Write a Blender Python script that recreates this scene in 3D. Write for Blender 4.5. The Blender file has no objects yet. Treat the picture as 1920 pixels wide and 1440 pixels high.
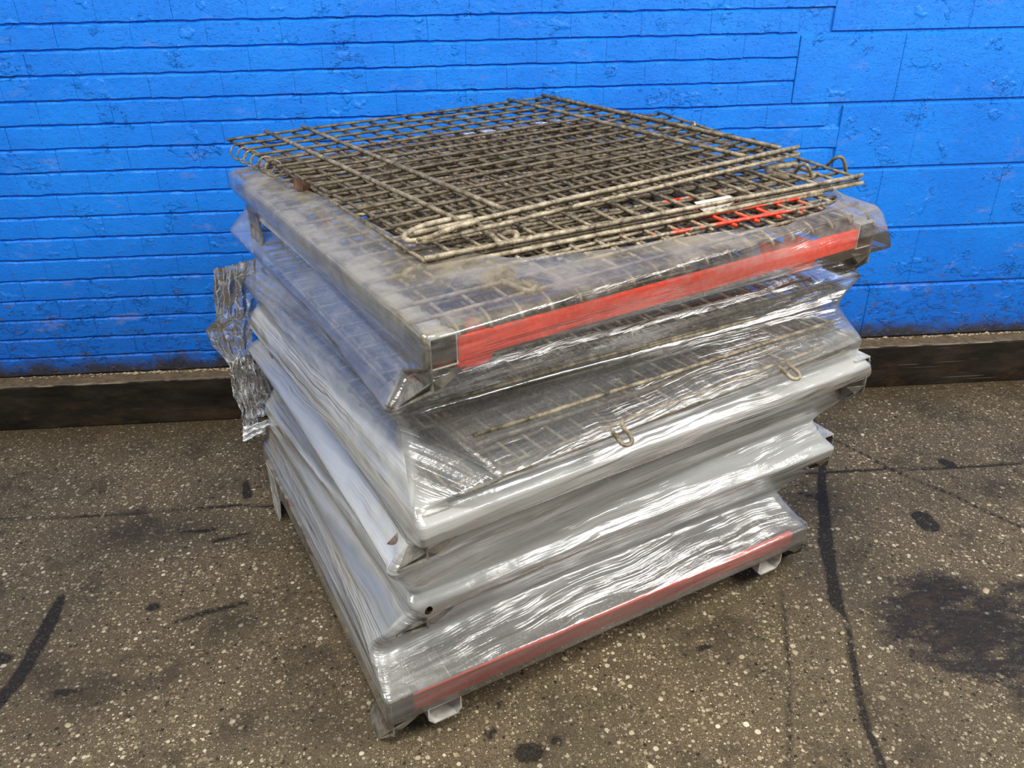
import bpy, bmesh, math, random
import numpy as np
from mathutils import Vector, Matrix, noise

random.seed(7)
PI = math.pi
SC = bpy.context.scene
COL = SC.collection

# ------------------------------------------------------------------ camera, world, lights, exposure
F_PX, PITCH, YAW, ROLL, DIST, EYE = 1532.7, .5066, -.0682, -.0151, 2.5341, 1.4597
cz, sz = math.cos(YAW), math.sin(YAW)
fwd = Vector((-sz * math.cos(PITCH), cz * math.cos(PITCH), -math.sin(PITCH)))
rgt = Vector((cz, sz, 0)); up = rgt.cross(fwd)
r2 = rgt * math.cos(ROLL) + up * math.sin(ROLL)
u2 = up * math.cos(ROLL) - rgt * math.sin(ROLL)
cam_d = bpy.data.cameras.new('camera'); cam = bpy.data.objects.new('camera', cam_d); COL.objects.link(cam)
cam_d.sensor_width = 36; cam_d.lens = F_PX / 1920 * 36; cam_d.clip_start = .05
M = Matrix((r2, u2, -fwd)).transposed().to_4x4(); M.translation = Vector((0, -DIST, EYE))
cam.matrix_world = M
SC.camera = cam

world = bpy.data.worlds.new('world'); SC.world = world; world.use_nodes = True
wb = world.node_tree.nodes['Background']; wb.inputs[0].default_value = (.93, .96, 1.0, 1); wb.inputs[1].default_value = .40

def area(name, loc, target, sx, sy, power, col=(1, 1, 1)):
    l = bpy.data.lights.new(name, 'AREA'); l.shape = 'RECTANGLE'; l.size = sx; l.size_y = sy; l.energy = power; l.color = col
    o = bpy.data.objects.new(name, l); COL.objects.link(o); o.location = loc
    o.rotation_euler = (Vector(target) - Vector(loc)).to_track_quat('-Z', 'Y').to_euler()
    return o
area('ceiling_lamp_main', (-.1, -2.7, 3.7), (.0, -.9, .4), 1.6, .4, 112, (1, .97, .92))
area('ceiling_lamp_side', (-2.4, -1.9, 3.7), (-.2, -.5, .4), 1.6, .4, 72, (1, .98, .95))
area('ceiling_lamp_right', (2.9, -2.3, 2.9), (.2, -1.4, .5), 2.0, .55, 135, (1, .98, .94))
SC.cycles.transparent_max_bounces = 24

SC.view_settings.view_transform = 'Standard'; SC.view_settings.look = 'None'
SC.view_settings.exposure = 0.0; SC.view_settings.gamma = 1; SC.view_settings.use_curve_mapping = False

# ------------------------------------------------------------------ helpers
def lin(r, g, b):
    f = lambda c: (c / 255 / 12.92) if c / 255 <= .04045 else ((c / 255 + .055) / 1.055) ** 2.4
    return (f(r), f(g), f(b), 1)

class NT:
    def __init__(s, name):
        s.m = bpy.data.materials.new(name); s.m.use_nodes = True
        s.t = s.m.node_tree; s.n = s.t.nodes; s.l = s.t.links
        s.bsdf = s.n['Principled BSDF']; s.out = s.n['Material Output']
    def node(s, typ, **kw):
        n = s.n.new(typ)
        for k, v in kw.items():
            if k.startswith('i_'):
                key = k[2:]; key = int(key) if key.isdigit() else key
                s.set(n.inputs[key], v)
            else: setattr(n, k, v)
        return n
    def set(s, inp, v):
        if isinstance(v, bpy.types.NodeSocket): s.l.new(v, inp)
        else: inp.default_value = v
    def pos(s): return s.node('ShaderNodeNewGeometry').outputs['Position']
    def obj(s): return s.node('ShaderNodeTexCoord').outputs['Object']
    def map(s, v, scale=(1, 1, 1), rot=(0, 0, 0), loc=(0, 0, 0)):
        n = s.node('ShaderNodeMapping'); s.l.new(v, n.inputs[0]); n.inputs['Scale'].default_value = scale
        n.inputs['Rotation'].default_value = rot; n.inputs['Location'].default_value = loc; return n.outputs[0]
    def noise(s, v, scale, detail=4, rough=.55, dist=0, out='Fac'):
        n = s.node('ShaderNodeTexNoise'); s.l.new(v, n.inputs['Vector']); n.inputs['Scale'].default_value = scale
        n.inputs['Detail'].default_value = detail; n.inputs['Roughness'].default_value = rough; n.inputs['Distortion'].default_value = dist
        return n.outputs[out]
    def voro(s, v, scale, feat='F1', out='Distance', rnd=1):
        n = s.node('ShaderNodeTexVoronoi', feature=feat); s.l.new(v, n.inputs['Vector']); n.inputs['Scale'].default_value = scale
        n.inputs['Randomness'].default_value = rnd
        return n.outputs[out] if isinstance(out, str) else [n.outputs[o] for o in out]
    def math(s, op, a, b=0., c=None, clamp=False):
        n = s.node('ShaderNodeMath', operation=op, use_clamp=clamp); s.set(n.inputs[0], a); s.set(n.inputs[1], b)
        if c is not None: s.set(n.inputs[2], c)
        return n.outputs[0]
    def ramp(s, v, a, b, c=0., d=1., smooth=True):
        n = s.node('ShaderNodeMapRange', interpolation_type='SMOOTHSTEP' if smooth else 'LINEAR')
        for i, x in enumerate((v, a, b, c, d)): s.set(n.inputs[i], x)
        return n.outputs[0]
    def cr(s, v, stops):
        n = s.node('ShaderNodeValToRGB'); s.l.new(v, n.inputs[0]); e = n.color_ramp.elements
        while len(e) < len(stops): e.new(.5)
        for el, (p, c) in zip(e, stops): el.position = p; el.color = c
        return n.outputs[0]
    def mix(s, f, a, b, mode='MIX'):
        n = s.node('ShaderNodeMix', data_type='RGBA', blend_type=mode); s.set(n.inputs[0], f); s.set(n.inputs[6], a); s.set(n.inputs[7], b)
        return n.outputs[2]
    def bump(s, h, dist, strength=1, normal=None):
        n = s.node('ShaderNodeBump'); n.inputs['Distance'].default_value = dist; n.inputs['Strength'].default_value = strength
        s.set(n.inputs['Height'], h)
        if normal: s.l.new(normal, n.inputs['Normal'])
        return n.outputs[0]
    def attr(s, name): return s.node('ShaderNodeAttribute', attribute_name=name).outputs['Fac']
    def fin(s, color=None, rough=None, metal=None, normal=None, spec=None):
        for k, v in (('Base Color', color), ('Roughness', rough), ('Metallic', metal), ('Normal', normal), ('Specular IOR Level', spec)):
            if v is not None: s.set(s.bsdf.inputs[k], v)
        return s.m

def addobj(name, me, mat=None, parent=None, loc=None, rotz=None):
    o = bpy.data.objects.new(name, me); COL.objects.link(o)
    if mat is not None and len(me.materials) == 0: me.materials.append(mat)
    if parent: o.parent = parent
    if loc is not None: o.location = loc
    if rotz is not None: o.rotation_euler[2] = rotz
    return o
def mesh(name, verts, faces, smooth=False, mat=None):
    me = bpy.data.meshes.new(name); me.from_pydata([tuple(v) for v in verts], [], faces)
    if smooth: me.polygons.foreach_set('use_smooth', [True] * len(me.polygons))
    if mat: me.materials.append(mat)
    me.update(); return me
def empty(name, loc=(0, 0, 0), rotz=0, parent=None):
    o = bpy.data.objects.new(name, None); COL.objects.link(o); o.location = loc; o.rotation_euler = (0, 0, rotz); o.empty_display_size = .05
    if parent: o.parent = parent
    return o
def tag(o, label=None, cat=None, group=None, kind=None):
    for k, v in (('label', label), ('category', cat), ('group', group), ('kind', kind)):
        if v: o[k] = v
    return o

class MB:
    """collects simple solids for one mesh"""
    def __init__(s): s.v = []; s.f = []
    def box(s, a, b):
        n = len(s.v)
        for x in (a[0], b[0]):
            for y in (a[1], b[1]):
                for z in (a[2], b[2]): s.v.append((x, y, z))
        for f in ((0, 1, 3, 2), (4, 6, 7, 5), (0, 4, 5, 1), (2, 3, 7, 6), (0, 2, 6, 4), (1, 5, 7, 3)): s.f.append([n + i for i in f])
    def sweep(s, prof, p0, p1, ax, ay, closed=True, caps=True):
        """prof 2D points swept from p0 to p1; ax, ay give profile axes"""
        n = len(s.v); k = len(prof); p0, p1, ax, ay = map(Vector, (p0, p1, ax, ay))
        for p in (p0, p1):
            for (a, b) in prof: s.v.append(p + ax * a + ay * b)
        for i in range(k if closed else k - 1):
            j = (i + 1) % k; s.f.append([n + i, n + j, n + k + j, n + k + i])
        if caps and closed: s.f.append([n + i for i in range(k)][::-1]); s.f.append([n + k + i for i in range(k)])
    def tube(s, pts, r, seg=8, closed=False):
        pts = [Vector(p) for p in pts]; n = len(s.v); k = len(pts); up_ = None
        for i, p in enumerate(pts):
            if closed: t = pts[(i + 1) % k] - pts[i - 1]
            else: t = pts[min(i + 1, k - 1)] - pts[max(i - 1, 0)]
            t.normalize()
            if up_ is None: up_ = Vector((0, 0, 1)) if abs(t.z) < .9 else Vector((1, 0, 0))
            a = t.cross(up_).normalized(); b = a.cross(t).normalized(); up_ = b
            for q in range(seg):
                th = 2 * PI * q / seg; s.v.append(p + a * math.cos(th) * r + b * math.sin(th) * r)
        for i in range(k if closed else k - 1):
            j = (i + 1) % k
            for q in range(seg):
                w = (q + 1) % seg; s.f.append([n + i * seg + q, n + i * seg + w, n + j * seg + w, n + j * seg + q])
        if not closed: s.f.append([n + q for q in range(seg)][::-1]); s.f.append([n + (k - 1) * seg + q for q in range(seg)])
    def build(s, name, mat=None, parent=None, smooth=False, bevel=0, loc=None):
        me = mesh(name, s.v, s.f, smooth)
        bm = bmesh.new(); bm.from_mesh(me); bmesh.ops.recalc_face_normals(bm, faces=bm.faces)
        if bevel: bmesh.ops.bevel(bm, geom=[e for e in bm.edges if e.calc_face_angle(0) > .6], offset=bevel, segments=2, profile=.6, affect='EDGES', clamp_overlap=True)
        bm.to_mesh(me); bm.free()
        return addobj(name, me, mat, parent, loc)

def ring_pts(c, ax, ay, r, n=12):
    c, ax, ay = Vector(c), Vector(ax), Vector(ay)
    return [c + ax * math.cos(2 * PI * i / n) * r + ay * math.sin(2 * PI * i / n) * r for i in range(n)]

# ------------------------------------------------------------------ materials
def mat_blue():
    s = NT('blue_paint'); P = s.pos()
    z = s.node('ShaderNodeSeparateXYZ'); s.l.new(P, z.inputs[0]); Z = z.outputs[2]; X = z.outputs[0]
    flat = s.map(P, (1, 1, 1.9))
    big = s.noise(P, 3.2, 3)
    # lifted paint edges and cracks: contour lines of a stretched noise, kept to patches, more of them near the beam
    low = s.ramp(Z, .58, .18, 0, 1)
    cn = s.noise(s.map(P, (1, 1, 2.7)), 9.5, 7, .62)
    ca = s.math('ABSOLUTE', s.math('SUBTRACT', cn, .5))
    mask = s.ramp(s.math('ADD', s.noise(P, 8.5, 3), s.math('MULTIPLY', low, .17)), .57, .62)
    crack = s.math('MULTIPLY', s.ramp(ca, .0, .0075, 1, 0), mask)
    lift = s.math('MULTIPLY', s.ramp(cn, .498, .502), mask)
    chipn = s.noise(s.map(P, (1, 1, 2.6)), 26, 5, .6)
    chip = s.ramp(s.math('ADD', chipn, s.math('MULTIPLY', low, .06)), .655, .665)
    chip2 = s.ramp(s.noise(s.map(P, (1, 1, 2.0), loc=(3, 1, 5)), 55, 4, .6), .66, .675)
    pits = s.math('SUBTRACT', s.ramp(s.noise(P, 120, 3, .6), .60, .70), s.ramp(s.noise(P, 85, 3, .6), .62, .72))
    peel = s.noise(P, 480, 2, .6)
    scuff = s.ramp(s.noise(s.map(P, (1, 1, 3.2), loc=(8, 0, 2)), 17, 6, .7), .57, .63)
    h = s.math('ADD', s.math('MULTIPLY', s.noise(P, 24, 5, .6), .5), s.math('MULTIPLY', s.noise(P, 95, 3, .6), .16))
    h = s.math('ADD', s.math('SUBTRACT', h, s.math('MULTIPLY', crack, .55)), s.math('MULTIPLY', lift, .42))
    h = s.math('SUBTRACT', h, s.math('MULTIPLY', chip, .55))
    h = s.math('ADD', h, s.math('MULTIPLY', chip2, .28))
    h = s.math('SUBTRACT', h, s.math('MULTIPLY', pits, .30))
    h = s.math('ADD', h, s.math('MULTIPLY', peel, .22))
    h = s.math('ADD', h, s.math('MULTIPLY', scuff, .12))
    nrm = s.bump(h, .0062, .9)
    c = s.mix(s.ramp(big, .35, .65), lin(5, 112, 216), lin(9, 121, 224))
    c = s.mix(s.math('MULTIPLY', low, .55), c, lin(8, 88, 190))
    mau = s.math('MULTIPLY', s.ramp(s.noise(s.map(P, (1, 1, 2.2), loc=(2, 7, 1)), 7, 6, .65), .58, .68), s.ramp(Z, 1.1, .3, .22, .6))
    c = s.mix(mau, c, lin(104, 128, 196))
    # grime rising from the beam
    g = s.math('ADD', s.math('MULTIPLY', s.noise(s.map(P, (1, 1, 1.4)), 9, 5, .6), .36), s.ramp(Z, .165, .34, .38, -.14, False))
    grime = s.ramp(g, .32, .52)
    c = s.mix(grime, c, lin(52, 52, 60))
    c = s.mix(s.math('MULTIPLY', chip, s.ramp(Z, .9, .25, .10, .75)), c, lin(92, 84, 88))
    c = s.mix(s.math('MULTIPLY', crack, .6), c, lin(8, 40, 110))
    return s.fin(c, s.ramp(s.noise(P, 60, 3), .3, .7, .34, .5), 0, nrm, .38)

def mat_floor():
    s = NT('aggregate_concrete'); P = s.pos()
    wv = s.node('ShaderNodeVectorMath', operation='MULTIPLY_ADD'); s.l.new(s.noise(P, 160, 2, out='Color'), wv.inputs[0])
    wv.inputs[1].default_value = (.004, .004, .004); s.l.new(P, wv.inputs[2]); W = wv.outputs[0]
    d1, c1 = s.voro(W, 98, 'F1', ('Distance', 'Color'))
    d2, c2 = s.voro(s.map(W, loc=(3.3, 1.7, 0)), 210, 'F1', ('Distance', 'Color'))
    d3, c3 = s.voro(s.map(W, loc=(7.3, 4.7, 0)), 50, 'F1', ('Distance', 'Color'))
    def sep(c):
        n = s.node('ShaderNodeSeparateColor'); s.l.new(c, n.inputs[0]); return n.outputs
    a1, a2, a3 = sep(c1), sep(c2), sep(c3)
    stones = [(0, lin(36, 32, 24)), (.22, lin(84, 71, 53)), (.45, lin(117, 103, 80)), (.68, lin(146, 131, 104)), (.88, lin(178, 163, 135)), (1, lin(212, 202, 176))]
    tone = s.noise(P, 2.6, 4)
    base = s.cr(s.noise(P, 330, 3, .7), [(.32, lin(54, 45, 33)), (.52, lin(97, 84, 63)), (.72, lin(137, 122, 96))])
    col = s.mix(s.ramp(s.math('SUBTRACT', d2, s.math('MULTIPLY', a2[1], .50)), .05, -.03), base, s.cr(a2[0], stones))
    k1 = s.ramp(s.math('SUBTRACT', d1, s.math('MULTIPLY', a1[1], .50)), .04, -.03)
    col = s.mix(k1, col, s.cr(s.math('MULTIPLY', a1[0], .96), stones))
    k3 = s.ramp(s.math('SUBTRACT', d3, s.math('MULTIPLY', s.math('SUBTRACT', a3[1], .62), .8)), .06, .0)
    col = s.mix(k3, col, s.cr(s.ramp(a3[0], 0, 1, .35, 1), stones))
    col = s.mix(s.ramp(tone, .35, .7, .0, .42), col, lin(60, 54, 42))
    soft = s.attr('soft'); sd = s.attr('tar'); oil = s.attr('oil'); back = s.attr('back')
    jag = s.math('MULTIPLY', s.math('SUBTRACT', s.noise(P, 75, 6, .75), .5), s.ramp(s.noise(P, 7, 3), .4, .6, .008, .026))
    tar = s.ramp(s.math('ADD', sd, jag), .0012, -.0012)
    hair = s.ramp(s.math('ADD', sd, jag), .009, .0, 0, .5)
    oiln = s.math('MULTIPLY', s.math('SUBTRACT', s.noise(P, 14, 7, .75), .5), .20)
    oilm = s.ramp(s.math('ADD', oil, oiln), .024, -.040)
    smear = s.noise(s.map(P, (1, 2.2, 1), (0, 0, .5)), 9, 6, .7)
    oilm = s.math('MULTIPLY', oilm, s.ramp(smear, .36, .54, .30, .92))
    col = s.mix(s.math('MULTIPLY', s.ramp(s.noise(P, 5.5, 6, .7), .50, .66), .55), col, lin(44, 38, 30))
    specks = s.ramp(s.noise(s.map(P, loc=(5, 5, 0)), 38, 4, .6), .69, .72, 0, .75)
    col = s.mix(specks, col, lin(34, 30, 24))
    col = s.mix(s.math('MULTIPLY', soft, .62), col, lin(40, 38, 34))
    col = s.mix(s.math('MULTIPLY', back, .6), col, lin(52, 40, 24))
    col = s.mix(oilm, col, s.mix(s.ramp(smear, .45, .66), lin(24, 23, 24), lin(54, 44, 34)))
    col = s.mix(hair, col, lin(32, 28, 23)); col = s.mix(s.math('MULTIPLY', tar, s.ramp(s.noise(P, 190, 3, .7), .35, .6, .96, .55)), col, lin(22, 20, 19))
    h = s.math('ADD', s.math('MULTIPLY', s.math('ADD', k1, k3), .35), s.math('MULTIPLY', s.noise(P, 210, 5, .75), 1.1))
    h = s.math('SUBTRACT', h, s.math('MULTIPLY', tar, .6))
    rough = s.math('SUBTRACT', s.ramp(s.noise(P, 90, 3), .3, .7, .42, .72), s.math('MULTIPLY', oilm, .16))
    return s.fin(col, rough, 0, s.bump(h, .0016, .8), .22)

def mat_beam():
    s = NT('grimy_steel'); P = s.pos()
    g = s.node('ShaderNodeNewGeometry'); nz = s.node('ShaderNodeSeparateXYZ'); s.l.new(g.outputs['Normal'], nz.inputs[0])
    z = s.node('ShaderNodeSeparateXYZ'); s.l.new(P, z.inputs[0])
    n = s.noise(s.map(P, (.35, 1, 1)), 14, 6, .7)
    c = s.cr(n, [(.28, lin(14, 12, 10)), (.5, lin(34, 29, 23)), (.66, lin(50, 42, 32)), (.8, lin(68, 54, 38))])
    rust = s.math('MULTIPLY', s.ramp(s.noise(s.map(P, (.5, 1, 1.5)), 11, 5, .7), .5, .68), s.ramp(z.outputs[2], .14, .03, .05, .7))
    c = s.mix(rust, c, lin(66, 47, 27))
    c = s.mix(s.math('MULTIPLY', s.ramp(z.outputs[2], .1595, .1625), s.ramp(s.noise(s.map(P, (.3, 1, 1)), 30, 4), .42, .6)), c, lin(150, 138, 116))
    scr = s.ramp(s.noise(s.map(P, (.6, 1, 40), (0, .03, 0)), 5, 3, .5), .70, .72, 0, .4)
    c = s.mix(scr, c, lin(140, 130, 112))
    dust = s.cr(s.noise(P, 45, 6, .7), [(.3, lin(76, 64, 48)), (.6, lin(112, 97, 74)), (.8, lin(142, 126, 100))])
    c = s.mix(s.ramp(nz.outputs[2], .55, .8), c, dust)
    r = s.ramp(n, .3, .7, .38, .62)
    return s.fin(c, r, .1, s.bump(s.noise(P, 70, 5, .7), .002, .5), .35)

def mat_wire(name, light=0.):
    s = NT(name); P = s.pos()
    n = s.noise(P, 42, 5, .72); f = s.noise(P, 260, 2, .6)
    L = lambda a, b: tuple(x * (1 - light) + y * light for x, y in zip(a, b))
    c = s.cr(n, [(.30, L(lin(38, 31, 23), lin(52, 44, 33))), (.46, L(lin(72, 62, 47), lin(136, 124, 102))), (.60, L(lin(98, 87, 68), lin(178, 167, 143))), (.8, L(lin(122, 110, 88), lin(206, 198, 176)))])
    c = s.mix(s.ramp(f, .58, .72, 0, .5), c, lin(44, 36, 27))
    return s.fin(c, .6, .15, s.bump(f, .0006, .6), .4)

def mat_redwire():
    s = NT('red_overspray_wire'); P = s.pos()
    z = s.node('ShaderNodeVectorMath', operation='DISTANCE'); s.l.new(P, z.inputs[0]); z.inputs[1].default_value = (.57, -1.06, .965)
    n = s.noise(P, 20, 3, .6)
    base = s.cr(s.noise(P, 130, 4, .7), [(.30, lin(52, 44, 34)), (.5, lin(126, 114, 94)), (.7, lin(176, 165, 142))])
    k = s.ramp(s.math('ADD', z.outputs['Value'], s.math('MULTIPLY', s.math('SUBTRACT', n, .5), .7)), .17, .09)
    c = s.mix(k, base, s.mix(s.ramp(s.noise(P, 90, 3), .4, .6), lin(206, 52, 28), lin(232, 74, 46)))
    return s.fin(c, .5, .1, s.bump(n, .001, .5), .4)

def mat_red(name, wear):
    s = NT(name); P = s.pos()
    n = s.noise(s.map(P, (1, 1, 2.4)), 22, 6, .68); n2 = s.noise(P, 85, 4, .7)
    c = s.mix(s.ramp(n2, .4, .65), lin(228, 58, 28), lin(240, 84, 52))
    k = s.ramp(s.math('ADD', n, s.math('MULTIPLY', n2, .3)), wear, wear + .05)
    c = s.mix(k, c, s.cr(n2, [(.35, lin(60, 44, 36)), (.5, lin(120, 100, 84)), (.7, lin(168, 152, 134))]))
    return s.fin(c, .42, 0, s.bump(s.math('ADD', k, n2), .0012, .5), .45)

def mat_steel(name, a, b, rust, metal=.5, rough=.45):
    s = NT(name); P = s.pos()
    n = s.noise(P, 35, 5, .65); n2 = s.noise(s.map(P, (1, 1, 3)), 9, 5, .6)
    c = s.mix(s.ramp(n, .35, .65), a, b)
    c = s.mix(s.ramp(n2, rust, rust + .12, 0, .85), c, s.cr(s.noise(P, 120, 3), [(.4, lin(66, 40, 26)), (.6, lin(110, 68, 42))]))
    return s.fin(c, s.ramp(n, .3, .7, rough - .08, rough + .12), metal, s.bump(n, .001, .4), .5)

def mat_film(name='stretch_film', clear=False):
    s = NT(name); s.m.blend_method = 'BLEND' if hasattr(s.m, 'blend_method') else None
    uv = s.node('ShaderNodeUVMap', uv_map='wrap').outputs[0]; P = s.pos()
    milk = s.attr('milk'); dust = s.attr('dust')
    # long fine stretch lines running around the load
    warp = s.node('ShaderNodeVectorMath', operation='MULTIPLY_ADD'); s.l.new(s.noise(uv, 3.0, 3, out='Color'), warp.inputs[0])
    warp.inputs[1].default_value = (0, .06, 0); s.l.new(uv, warp.inputs[2]); W = warp.outputs[0]
    Wt = s.map(W, (1, 1, 1), (0, 0, .05))
    st1 = s.noise(s.map(Wt, (.8, 60, 1)), 1.0, 4, .6)
    st2 = s.noise(s.map(Wt, (2.2, 190, 1)), 1.0, 3, .6)
    st3 = s.noise(s.map(Wt, (.5, 14, 1)), 1.0, 2, .5)
    crk = s.noise(P, 26, 5, .6)
    zone = s.ramp(s.noise(s.map(uv, (2.2, 7, 1), loc=(4, 2, 0)), 1.0, 3, .6), .40, .66, .22, 1.6)
    fine = s.math('ADD', s.math('MULTIPLY', st1, 1.0), s.math('MULTIPLY', st2, .34))
    h = s.math('ADD', s.math('MULTIPLY', fine, zone), s.math('MULTIPLY', st3, 2.1))
    h = s.math('ADD', h, s.math('MULTIPLY', crk, .22))
    nrm = s.bump(h, .0052, 1.0)
    white = s.node('ShaderNodeBsdfDiffuse'); s.l.new(nrm, white.inputs['Normal'])
    wc = s.mix(dust, s.mix(s.ramp(st3, .35, .65), lin(216, 217, 212), lin(238, 239, 234)), lin(158, 148, 126)); s.set(white.inputs[0], wc)
    trl = s.node('ShaderNodeBsdfTranslucent'); trl.inputs[0].default_value = lin(214, 218, 216)
    wmix = s.node('ShaderNodeMixShader'); wmix.inputs[0].default_value = .38; s.l.new(white.outputs[0], wmix.inputs[1]); s.l.new(trl.outputs[0], wmix.inputs[2])
    tr = s.node('ShaderNodeBsdfTransparent'); tr.inputs[0].default_value = (.96, .96, .955, 1)
    body = s.node('ShaderNodeMixShader')
    hv = s.math('ADD', s.math('MULTIPLY', s.math('SUBTRACT', st3, .5), 2.2), s.math('MULTIPLY', s.math('SUBTRACT', st1, .5), .45))
    haze = s.math('MULTIPLY', milk, s.math('ADD', hv, 1))
    haze = s.math('ADD', haze, s.math('MULTIPLY', dust, s.ramp(s.noise(P, 9, 5, .65), .40, .66, -.05, .50)))
    haze = s.math('MULTIPLY', haze, 1, clamp=True)
    s.l.new(haze, body.inputs[0]); s.l.new(tr.outputs[0], body.inputs[1]); s.l.new(wmix.outputs[0], body.inputs[2])
    gl = s.node('ShaderNodeBsdfGlossy'); gl.inputs['Roughness'].default_value = .15; s.l.new(nrm, gl.inputs['Normal']); gl.inputs['Color'].default_value = (1, 1, 1, 1)
    fr = s.node('ShaderNodeFresnel'); fr.inputs[0].default_value = 1.5; s.l.new(nrm, fr.inputs['Normal'])
    fin = s.node('ShaderNodeMixShader'); gk = s.math('MULTIPLY_ADD', fr.outputs[0], 1.75, .06, clamp=True)
    s.l.new(s.math('MULTIPLY', gk, s.math('SUBTRACT', 1, s.math('MULTIPLY', dust, .72))), fin.inputs[0])
    s.l.new(body.outputs[0], fin.inputs[1]); s.l.new(gl.outputs[0], fin.inputs[2])
    cut = None
    for (c_, sc) in (((-.124, -1.382, .352), (90, 90, 165)), ((-.083, -1.392, .340), (105, 105, 62)), ((-.075, -1.505, .640), (60, 60, 300)), ((-.165, -1.44, .150), (60, 60, 260))):
        v = s.map(s.map(P, loc=tuple(-x for x in c_)), sc); n_ = s.node('ShaderNodeVectorMath', operation='LENGTH'); s.l.new(v, n_.inputs[0])
        f_ = s.math('LESS_THAN', n_.outputs['Value'], 1.0); cut = f_ if cut is None else s.math('MAXIMUM', cut, f_)
    cl = s.node('ShaderNodeBsdfTransparent'); end = s.node('ShaderNodeMixShader'); s.l.new(cut, end.inputs[0]); s.l.new(fin.outputs[0], end.inputs[1]); s.l.new(cl.outputs[0], end.inputs[2])
    s.l.new(end.outputs[0], s.out.inputs['Surface'])
    return s.m

def mat_clearfilm():
    s = NT('crumpled_clear_film'); P = s.pos()
    wv = s.node('ShaderNodeVectorMath', operation='MULTIPLY_ADD'); s.l.new(s.noise(P, 9, 4, out='Color'), wv.inputs[0])
    wv.inputs[1].default_value = (.12, .12, .12); s.l.new(s.map(P, (1, 1, .5)), wv.inputs[2])
    n = s.voro(wv.outputs[0], 34, 'DISTANCE_TO_EDGE'); n2 = s.noise(P, 60, 5, .7)
    nrm = s.bump(s.math('ADD', s.ramp(n, 0, .25), s.math('MULTIPLY', n2, .5)), .0018, .7)
    fold = s.ramp(n, .08, .0, 0, .5)
    gl = s.node('ShaderNodeBsdfGlossy'); gl.inputs['Roughness'].default_value = .2; s.l.new(nrm, gl.inputs['Normal'])
    tr = s.node('ShaderNodeBsdfTransparent'); tr.inputs[0].default_value = (.97, .97, .97, 1)
    df = s.node('ShaderNodeBsdfDiffuse'); df.inputs[0].default_value = lin(240, 242, 242)
    b = s.node('ShaderNodeMixShader'); s.l.new(s.math('ADD', s.attr('milk'), fold, clamp=True), b.inputs[0]); s.l.new(tr.outputs[0], b.inputs[1]); s.l.new(df.outputs[0], b.inputs[2])
    fr = s.node('ShaderNodeFresnel'); fr.inputs[0].default_value = 1.5; s.l.new(nrm, fr.inputs['Normal'])
    f = s.node('ShaderNodeMixShader'); s.l.new(s.math('MULTIPLY_ADD', fr.outputs[0], 1.1, .05, clamp=True), f.inputs[0]); s.l.new(b.outputs[0], f.inputs[1]); s.l.new(gl.outputs[0], f.inputs[2])
    s.l.new(f.outputs[0], s.out.inputs['Surface']); return s.m

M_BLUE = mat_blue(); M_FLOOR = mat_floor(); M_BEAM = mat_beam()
M_WIRE = mat_wire('grimy_wire', .12); M_RAIL = mat_wire('pale_wire', .85); M_MID = mat_wire('dusty_wire', .5); M_RW = mat_redwire()  # M_RAIL: paler wire tone for panel rails and latches
M_RED = mat_red('red_paint', .80); M_REDW = mat_red('worn_red_paint', .78)
M_GALV = mat_steel('dull_galvanised_steel', lin(158, 156, 147), lin(192, 190, 181), .60, .12, .42)
M_DARKST = mat_steel('dark_scuffed_steel', lin(88, 84, 76), lin(136, 130, 117), .55, .12, .45)
M_RUST = mat_steel('rusty_steel', lin(84, 60, 46), lin(108, 78, 60), .5, .2, .6)
M_FILM = mat_film(); M_TAIL = mat_clearfilm()
def mat_plain(name, c, rough=.7):
    s = NT(name); P = s.pos(); n = s.noise(P, 150, 4, .7)
    return s.fin(s.mix(n, tuple(x * .72 for x in c[:3]) + (1,), c), rough, 0, s.bump(n, .001, .6), .3)
M_CRUMB = mat_plain('mortar_crumb', lin(176, 160, 132), .9); M_PEB = mat_plain('pale_pebble', lin(176, 160, 128), .7)
M_FLAKE = mat_plain('pale_paint_flake', lin(222, 218, 206), .6)

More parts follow.
